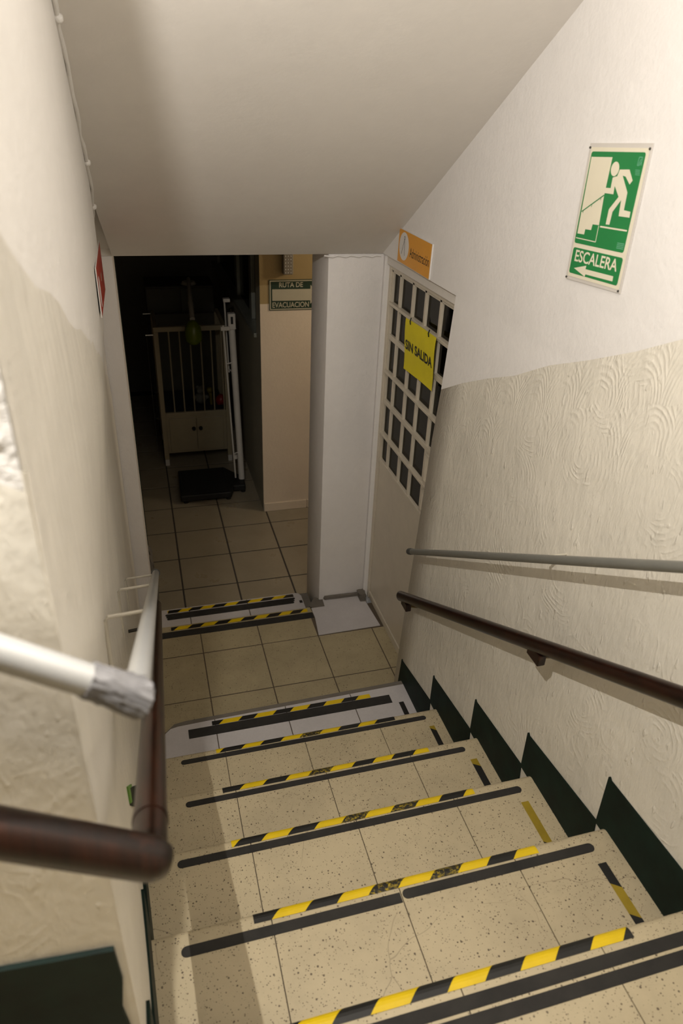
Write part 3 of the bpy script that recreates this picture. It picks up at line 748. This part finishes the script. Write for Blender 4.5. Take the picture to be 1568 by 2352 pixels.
for i in range(5):
    for j in range(6):
        y0, y1 = my[i+1]+.008, my[i]-.008
        if i == 0: y1 = 3.04
        if i == 4 and j >= 4: 
            q = dbox('solid_panel', y0, y1, mz[j+1], mz[j], .010, .018, 'cream')
            for (u0, u1, v0, v1) in ((y0+.012, y1-.012, mz[j]-.024, mz[j]-.018), (y0+.012, y1-.012, mz[j+1]+.018, mz[j+1]+.024), (y1-.016, y1-.010, mz[j+1]+.02, mz[j]-.02)):
                box('beading', -.004+.0, .012, u0-2.30, u1-2.30, v0, v1, 'cream', q)
            continue
        dbox('pane', y0, y1, mz[j+1]+.004, mz[j]-.004, .013, .017, 'glass', None, 0)
tube('latch', [(-.02, .0-.0, .80), (.01, 0, .80)], .012, 'bracket_dark', dr, 12)
# office behind the door, its darkness painted on as black walls
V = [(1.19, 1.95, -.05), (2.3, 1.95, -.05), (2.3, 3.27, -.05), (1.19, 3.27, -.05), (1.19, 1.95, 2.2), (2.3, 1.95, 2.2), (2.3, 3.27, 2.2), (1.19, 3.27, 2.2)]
struct(mesh_obj('wall_office', V, [(0, 1, 2, 3), (4, 5, 6, 7), (0, 1, 5, 4), (1, 2, 6, 5), (2, 3, 7, 6)], 'black'), 'room behind the glazed door with its darkness painted black')
bm = bmesh.new(); n = 24
vs = [[bm.verts.new((1.165+.008*math.sin(i*1.1)+.003*math.sin(i*2.7+j), 2.72+.34*i/n, 1.20+.31*j/4)) for j in range(5)] for i in range(n+1)]
for i in range(n):
    for j in range(4): bm.faces.new((vs[i][j], vs[i+1][j], vs[i+1][j+1], vs[i][j+1]))
o = bm_obj('curtain', bm, 'paper', None, True); tag(o, 'pale pleated cloth hanging behind the middle panes of the door', 'curtain')
o.modifiers.new('thick', 'SOLIDIFY').thickness = .003

# ================================================================== SIGNS
def on_right(xc, yc, zc): return lambda u, v, d=0.0: Vector((xc-d, yc-u, zc+v))
# stairway exit sign
f = on_right(wallR(2.2)-.001, 1.527, 2.22)
sg = empty('exit_sign', tuple(f(0, 0))); tag(sg, 'green and cream sign of a figure running down stairs, lettered ESCALERA', 'sign')
base = f(0, 0); g = lambda u, v, d=0.0: f(u, v, d)-base
plate('laminate', [(-.1121, .1505), (.115, .1613), (.1197, -.1442), (-.1085, -.1571)], g, .0, .0025, 'lam', sg)
plate('card', [(-.1030, .1425), (.1090, .1515), (.1130, -.1374), (-.1005, -.1482)], g, .0026, .0032, 'lum', sg)
def skew(P, k=.048): return [(u, v+k*u) for u, v in P]
plate('green_field', skew(rounded(-.0985, .1010, -.0640, .1385, .006)), g, .0033, .0036, 'sgreen', sg)
plate('green_field', skew(rounded(-.0970, .1045, -.1352, -.0742, .006)), g, .0033, .0036, 'sgreen', sg)
plate('doorway', [(-.0950, .1226), (-.0130, .127), (-.0148, .0483), (-.0111, -.0161), (-.0369, -.0177), (-.0386, -.0308), (-.0627, -.0324), (-.0638, -.0446), (-.0925, -.0463)], g, .0037, .0039, 'lum', sg)
plate('head', [(.0060+.0150*math.cos(t), .1045+.0148*math.sin(t)) for t in [2*PI*k/20 for k in range(20)]], g, .0041, .0043, 'lum', sg)
plate('figure', [(.0242, .1047), (.0585, .1074), (.0776, .0872), (.0701, .0786), (.0501, .0927), (.0391, .0935), (.0686, .0625), (.0700, .0266), (.0942, .0264), (.0952, .0144), (.0559, .0124), (.0526, .0455), (.0301, .0180), (.0288, -.0095), (.0146, -.0105), (.0148, .0217), (.0407, .0506), (.0183, .0710), (.0193, .0538), (-.0182, .0526), (-.0208, .0636), (.0046, .0651), (.0045, .0870), (.0197, .0910)], g, .0041, .0043, 'lum', sg)
plate('floor_line', [(-.0053, -.0165), (.0964, -.0110), (.0960, -.0145), (-.0053, -.0200)], g, .0037, .0039, 'lum', sg)
def stroke(name, p, q, wd, mat, par, gg, d0=.0040, d1=.0042):
    a, b = Vector(p), Vector(q); n = Vector((-(b-a).y, (b-a).x)).normalized()*wd/2
    return plate(name, [tuple(a+n), tuple(b+n), tuple(b-n), tuple(a-n)], gg, d0, d1, mat, par)
stroke('drawn_rail', (-.0919, .0037), (-.0148, .0483), .0026, 'sgreen', sg, g)
for u in (-.085, -.055, -.024): stroke('drawn_rail', (u, .0045+(u+.0919)*.58), (u-.001, -.003+(u+.0919)*.58), .0014, 'sgreen', sg, g)
stroke('doorway_line', (-.0947, -.0566), (-.0112, -.0534), .002, 'lum', sg, g, .0037, .0039); stroke('doorway_line', (-.0112, -.0534), (-.0115, -.0175), .002, 'lum', sg, g, .0037, .0039)
plate('arrow', [(-.0782, -.1258), (-.0284, -.1109), (-.0286, -.1192), (.0840, -.1130), (.0850, -.1243), (-.0246, -.1306), (-.0265, -.1365)], g, .0037, .0039, 'lum', sg)
me = fit_text('ESCALERA', .174, .0275, .016)
place_uv(me, 'lettering', lambda u, v: g(u+.004, v-.0922+.046*u, .0038), 'lum', sg)
for p, q in (((.081, .117), (.0825, .133)), ((.0825, .133), (.0935, .1335)), ((.0935, .1335), (.094, .118)), ((.084, .118), (.0905, .130)), ((.0875, .117), (.0925, .124)), ((.081, .117), (.086, .117))): stroke('small_print', p, q, .0022, 'sgreen2', sg, g, .0037, .0039)
for i in range(4): stroke('small_print', (.078+.001*i, .108-.003*i), (.094+.001*i, .1085-.003*i), .0014, 'sgreen2', sg, g, .0037, .0039)
for i in range(4): stroke('small_print', (.072, -.042-.0036*i), (.098, -.0405-.0036*i), .002, 'sgreen2', sg, g, .0037, .0039)
for (u, v) in ((-.108, .1415), (.1105, .1505), (.1130, -.1400), (-.1045, -.1520)):
    bm = bmesh.new(); bmesh.ops.create_icosphere(bm, subdivisions=2, radius=.0028, matrix=Matrix.Translation(g(u, v, .0035))); bm_obj('pin', bm, 'bracket_dark', sg, True)

# office name plate
f = on_right(wallR(1.94)-.001, 2.70, 1.94); sg = empty('door_sign', tuple(f(0, 0))); tag(sg, 'orange plate with a white oval lettered Administración above the door', 'sign')
base = f(0, 0); g = lambda u, v, d=0.0: f(u, v, d)-base
Q = [(-.178, .066), (.180, .060), (.176, -.067), (-.181, -.063)]
plate('board', Q, g, 0, .006, 'swhite', sg)
plate('orange_face', [(u*.985, v*.98) for u, v in Q], g, .0061, .0064, 'orange', sg)
plate('oval', [(-.1115+.0545*math.cos(t), .004+.0535*math.sin(t)) for t in [2*PI*k/32 for k in range(32)]], g, .0065, .0067, 'swhite', sg)
for p, q in (((-.109, .0300), (-.1365, -.0285)), ((-.108, .0300), (-.0985, -.0300)), ((-.110, .030), (-.1065, .030))): stroke('compass', p, q, .0022, 'ink', sg, g, .0068, .0070)
plate('compass', [(-.109+r_*math.cos(t), .0365+r_*1.15*math.sin(t)) for r_ in (.0062,) for t in [2*PI*k/14 for k in range(14)]], g, .0068, .0070, 'ink', sg)
plate('compass', [(-.109+.0036*math.cos(t), .0365+.0043*math.sin(t)) for t in [2*PI*k/12 for k in range(12)]], g, .0071, .0072, 'swhite', sg)
me = fit_text('Administración', .205, .036, .002); place_uv(me, 'lettering', lambda u, v: g(u+.061, v-.006, .0066), 'ink', sg)

# yellow notice tied to the glazing bar
sg = empty('paper_notice', (1.086, 2.61, 1.565)); tag(sg, 'yellow paper lettered SIN SALIDA tied to the door grille', 'notice')
def curl(u, v): return -.004*math.sin((u+.16)*9)-.010*max(0, -v-.02)*(1 if u > 0 else .5)*4+.004*math.sin(v*20)
def yp(u, v, d=0.0): return Vector((-(d+curl(u, v)+.004), -u, v+.03*u))
bm = bmesh.new(); nu, nv = 16, 12
vs = [[bm.verts.new(yp(-.1575+.332*i/nu*(1-.05*(1-j/nv)), -.112+.220*j/nv)) for j in range(nv+1)] for i in range(nu+1)]
for i in range(nu):
    for j in range(nv): bm.faces.new((vs[i][j], vs[i+1][j], vs[i+1][j+1], vs[i][j+1]))
o = bm_obj('sheet', bm, 'ypaper', sg, True)
me = fit_text('SIN SALIDA', .295, .042, .030)
place_uv(me, 'lettering', lambda u, v: yp(u+.002, v+.000, .0012), 'ink', sg)
for u in (-.095, .105): tube('tie', [yp(u, .094, .004), yp(u+.002, .108, .008), yp(u-.001, .121, .003)], .0022, 'green', sg, 6)

# red sign on the left wall
sg = empty('red_sign', (-.112, 2.5, 1.88)); tag(sg, 'tilted red sign with a white oval on the left wall under the soffit', 'sign')
def lf(u, v, d=0.0):      # u runs down the stairs, v up
    y = 2.505+u; return Vector((-.1085-.0095*(u+.355)/.71+d+.004, y, 1.905-.06*(u/.355)*.5+v*(1.0+.10*u))) - Vector((-.112, 2.5, 1.88))
plate('board', [(-.355, -.072), (.355, -.085), (.355, .085), (-.355, .072)], lf, 0, .003, 'swhite', sg)
plate('red_face', [(-.345, -.070), (.350, -.083), (.350, .083), (-.345, .070)], lf, .0031, .0034, 'red', sg)
plate('oval', [(-.255+.055*math.cos(t), -.010+.046*math.sin(t)) for t in [2*PI*k/28 for k in range(28)]], lf, .0035, .0038, 'swhite', sg)
for i in range(3): plate('mark', [(.0+.02*i, -.012), (.008+.02*i, -.012), (.008+.02*i, .012), (.0+.02*i, .012)], lf, .0035, .0038, 'slum_d', sg)

# evacuation route sign in the corridor
sg = empty('route_sign', (.95, 4.434, 1.384)); tag(sg, 'dark green corridor sign lettered RUTA DE EVACUACION with an arrow', 'sign')
cf_ = lambda u, v, d=0.0: Vector((u, -d, v))
plate('board', rounded(-.150, .200, -.0945, .0945, .004), cf_, 0, .004, 'sgreen_d', sg)
plate('border', rounded(-.146, .196, -.0905, .0905, .004), cf_, .0041, .0043, 'slum_d', sg)
plate('green_face', rounded(-.139, .190, -.0840, .0840, .003), cf_, .0044, .0047, 'sgreen_d', sg)
plate('arrow', [(-.130, .0375), (.115, .0355), (.115, .060), (.185, .002), (.115, -.058), (.115, -.036), (-.130, -.0335)], cf_, .0048, .0050, 'slum_d', sg)
me = fit_text('RUTA DE', .152, .031, .018); place_uv(me, 'lettering', lambda u, v: cf_(u-.010, v+.0630, .0049), 'slum_d', sg)
me = fit_text('EVACUACION', .236, .034, .018); place_uv(me, 'lettering', lambda u, v: cf_(u-.0115, v-.0600, .0049), 'slum_d', sg)

# emergency lamp above it
em = empty('emergency_lamp', (.912, 4.435, 1.518)); tag(em, 'grey plastic emergency lamp with rows of white diodes above the route sign', 'lamp')
box('housing', -.031, .031, -.058, 0, 0, .30, 'led_panel', em, .006)
bm0 = bmesh.new(); bmesh.ops.create_icosphere(bm0, subdivisions=1, radius=.0034); led0 = bm_obj('diode', bm0, 'led', em, True); led0.location = (-.018, -.058, .012)
for r_ in range(14):
    for c in range(3):
        if r_ == 0 and c == 0: continue
        o = led0.copy(); COL.objects.link(o); o.parent = em; o.location = (-.018+.0165*c, -.058, .012+.0195*r_)

# ================================================================== CORRIDOR THINGS
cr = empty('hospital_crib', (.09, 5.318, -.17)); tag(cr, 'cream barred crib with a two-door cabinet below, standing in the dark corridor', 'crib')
W_, D_, Z1 = .545, .56, 1.135
for x in (0, W_-.036):
    for y in (0, D_-.03):
        p = box('post', x, x+.036, y, y+.03, .055, Z1-.036, 'crib', cr, .003)
        box('foot', x+.001, x+.035, y+.001, y+.029, 0, .055, 'white_en', p, .003)
for y in (0,):
    box('top_rail', 0, W_, y-.002, y+.032, Z1-.036, Z1, 'crib', cr, .004); box('lower_rail', .036, W_-.036, y+.002, y+.028, .425, .455, 'crib', cr, .003)
    for i in range(6): tube('bar', [(.110+.0779*i, y+.015, .455), (.110+.0779*i, y+.015, Z1-.036)], .0055, 'crib', cr, 10)
for x in (0, W_-.036):
    box('side_rail', x+.006, x+.030, .03, D_-.03, Z1-.034, Z1-.004, 'crib', cr, .003)
    for i in range(5): tube('bar', [(x+.018, .11+.085*i, .44), (x+.018, .11+.085*i, Z1-.03)], .0055, 'crib', cr, 8)
cb = box('cabinet', .036, W_-.036, .004, D_-.034, .110, .428, 'crib', cr, .003)
for s in (0, 1):
    x0 = .058 if s == 0 else .272; dd_ = box('cabinet_door', x0, x0+.211, -.006, .006, .130, .408, 'crib', cr, .003)
    bm = bmesh.new(); bmesh.ops.create_cone(bm, cap_ends=True, segments=18, radius1=.016, radius2=.014, depth=.02, matrix=Matrix.Translation(((.246 if s == 0 else .300), -.014, .318)) @ Matrix.Rotation(PI/2, 4, 'X'))
    o = bm_obj('knob', bm, 'rubber', dd_, True); o['label'] = 'round black knob'
box('headboard', .036, W_-.036, D_-.028, D_-.006, .425, Z1-.04, 'panel', cr, .003)
box('mattress', .037, W_-.037, .034, D_-.034, .430, .452, 'mattress', cr, .008)
for x0, x1, y, z in ((-.055, .004, .02, 1.075), (W_-.004, W_+.075, .02, 1.10), (-.055, .004, D_-.02, 1.10)):
    tube('side_handle', [(x0, y, z), (x1, y, z)], .006, 'chrome', cr, 10)
for z in (.40, .62): tube('side_handle', [(-.035, .06, z), (-.004, .02, z)], .004, 'chrome', cr, 8)
tube('side_rod', [(-.05, .02, 1.07), (-.05, .02, .10)], .0035, 'bracket_dark', cr, 8)
# toys in the crib
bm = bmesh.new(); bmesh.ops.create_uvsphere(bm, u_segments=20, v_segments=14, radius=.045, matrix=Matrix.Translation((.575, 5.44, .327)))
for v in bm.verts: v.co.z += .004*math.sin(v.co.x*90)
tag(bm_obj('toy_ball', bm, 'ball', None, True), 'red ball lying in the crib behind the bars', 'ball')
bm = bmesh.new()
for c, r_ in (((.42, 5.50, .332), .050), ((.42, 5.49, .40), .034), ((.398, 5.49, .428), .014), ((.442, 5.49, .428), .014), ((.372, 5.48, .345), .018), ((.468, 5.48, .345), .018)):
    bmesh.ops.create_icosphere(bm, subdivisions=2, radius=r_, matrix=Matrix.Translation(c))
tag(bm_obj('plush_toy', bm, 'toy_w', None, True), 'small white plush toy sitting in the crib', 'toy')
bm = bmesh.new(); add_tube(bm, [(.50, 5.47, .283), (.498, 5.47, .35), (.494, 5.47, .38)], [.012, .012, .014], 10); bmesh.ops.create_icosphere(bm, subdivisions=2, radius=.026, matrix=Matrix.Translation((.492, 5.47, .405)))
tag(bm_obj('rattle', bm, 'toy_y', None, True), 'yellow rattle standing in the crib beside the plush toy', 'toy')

# dark cabinet behind the crib, with a sheet of paper on its front
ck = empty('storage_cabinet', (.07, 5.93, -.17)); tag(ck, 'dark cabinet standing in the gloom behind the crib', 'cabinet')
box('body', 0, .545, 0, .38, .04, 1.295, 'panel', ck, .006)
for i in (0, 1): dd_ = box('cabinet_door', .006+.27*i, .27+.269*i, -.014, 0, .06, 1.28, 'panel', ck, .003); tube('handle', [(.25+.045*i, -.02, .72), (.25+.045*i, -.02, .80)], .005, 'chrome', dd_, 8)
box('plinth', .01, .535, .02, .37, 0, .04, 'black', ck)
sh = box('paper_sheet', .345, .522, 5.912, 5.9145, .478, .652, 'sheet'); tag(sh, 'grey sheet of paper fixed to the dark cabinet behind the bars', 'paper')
# lamp with lime green head reaching over the crib
lm = empty('arm_lamp', (.42, 6.00, 1.125)); tag(lm, 'lamp with a white arm and lime green head leaning over the crib', 'lamp')
bm = bmesh.new(); bmesh.ops.create_cone(bm, cap_ends=True, segments=24, radius1=.062, radius2=.05, depth=.022, matrix=Matrix.Translation((0, 0, .011))); bm_obj('base', bm, 'white_en', lm, True)
tube('arm', [(0, 0, .02), (0, -.02, .045), (-.020, -.36, .005), (-.030, -.50, -.03)], .016, 'white_en', lm, 12)
tube('arm_joint', [(-.030, -.50, -.03), (-.040, -.715, -.10)], .019, 'white_en', lm, 12)
bm = bmesh.new(); add_tube(bm, [(-.041, -.735, -.10), (-.041, -.74, -.115), (-.042, -.745, -.15), (-.042, -.748, -.20), (-.042, -.75, -.245), (-.042, -.75, -.270), (-.042, -.75, -.278)], [.012, .038, .056, .064, .060, .040, .01], 20)
bm_obj('lamp_head', bm, 'lime', lm, True)

# weighing scale with measuring column
sc = empty('weighing_scale', (.40, 4.86, -.17)); tag(sc, 'tall medical scale with a black platform and white column before the crib', 'scale')
P = [(-.235, -.215), (.135, -.215), (.165, -.12), (.255, -.125), (.262, .03), (.215, .085), (.130, .215), (-.225, .215)]
ob = extrude_poly('platform', P, 2, .022, .072, 'rubber', sc)
md = ob.modifiers.new('soft', 'BEVEL'); md.width = .008; md.segments = 2
extrude_poly('foot_mat', [(-.215, -.195), (.12, -.195), (.12, .195), (-.205, .195)], 2, .0725, .076, 'black', sc)
for x, y in ((-.20, -.185), (.115, -.185), (-.195, .185), (.115, .185), (.24, -.09)): tube('foot', [(x, y, 0), (x, y, .024)], .018, 'rubber', sc, 12)
tube('column', [(.243, -.01, .07), (.212, -.008, 1.235)], [.023, .0235], 'white_en', sc, 20)
hd = box('column_head', .186, .238, -.034, .018, 1.235, 1.345, 'white_en', sc, .006)
box('dial_window', .204, .220, -.036, -.033, 1.275, 1.325, 'black', hd)
tube('hook', [(.212, -.01, 1.345), (.212, -.01, 1.37)], .004, 'chrome', hd, 8)
tube('height_rod', [(.192, -.045, .10), (.150, -.040, 1.27)], .0065, 'white_en', sc, 10)
tube('rod_sleeve', [(.1985, -.045, .262), (.1975, -.045, .290)], .013, 'white_en', sc, 10)
box('rod_clamp', .132, .196, -.05, -.03, 1.235, 1.262, 'white_en', sc, .003)
tube('height_rod', [(.190, .07, .90), (.178, .07, 1.42)], .006, 'white_en', sc, 10)
box('head_plate', .168, .214, .04, .085, 1.405, 1.428, 'white_en', sc, .003)
tube('rod_link', [(.190, .07, .92), (.217, .0, .92)], .006, 'white_en', sc, 8)
for z in (.30, 1.0): tube('rod_link', [(.192-.042*(z-.1)/1.17, -.044, z), (.233, -.01, z)], .005, 'white_en', sc, 8)

# ================================================================== CEILING LAMPS (out of view; the pendant is added for the key light)
for nm, loc, top, lab in (('ceiling_lamp', LAMP_A, 3.55, 'unseen pendant fitting added above the key light at the turn of the stairs'), ('ceiling_lamp', LAMP_B, 3.55, 'round opal ceiling lamp over the head of the stairs'), ('ceiling_lamp', LAMP_C, 2.35, 'round opal lamp hanging in the corridor branch')):
    e = empty(nm, (loc[0], loc[1], top)); tag(e, lab, 'lamp')
    tube('stem', [(0, 0, -.001), (0, 0, loc[2]-top+.10)], .008, 'chrome', e, 10)
    bm = bmesh.new(); bmesh.ops.create_cone(bm, cap_ends=True, segments=24, radius1=.055, radius2=.03, depth=.03, matrix=Matrix.Translation((0, 0, loc[2]-top+.10))); bm_obj('lamp_holder', bm, 'swhite', e, True)
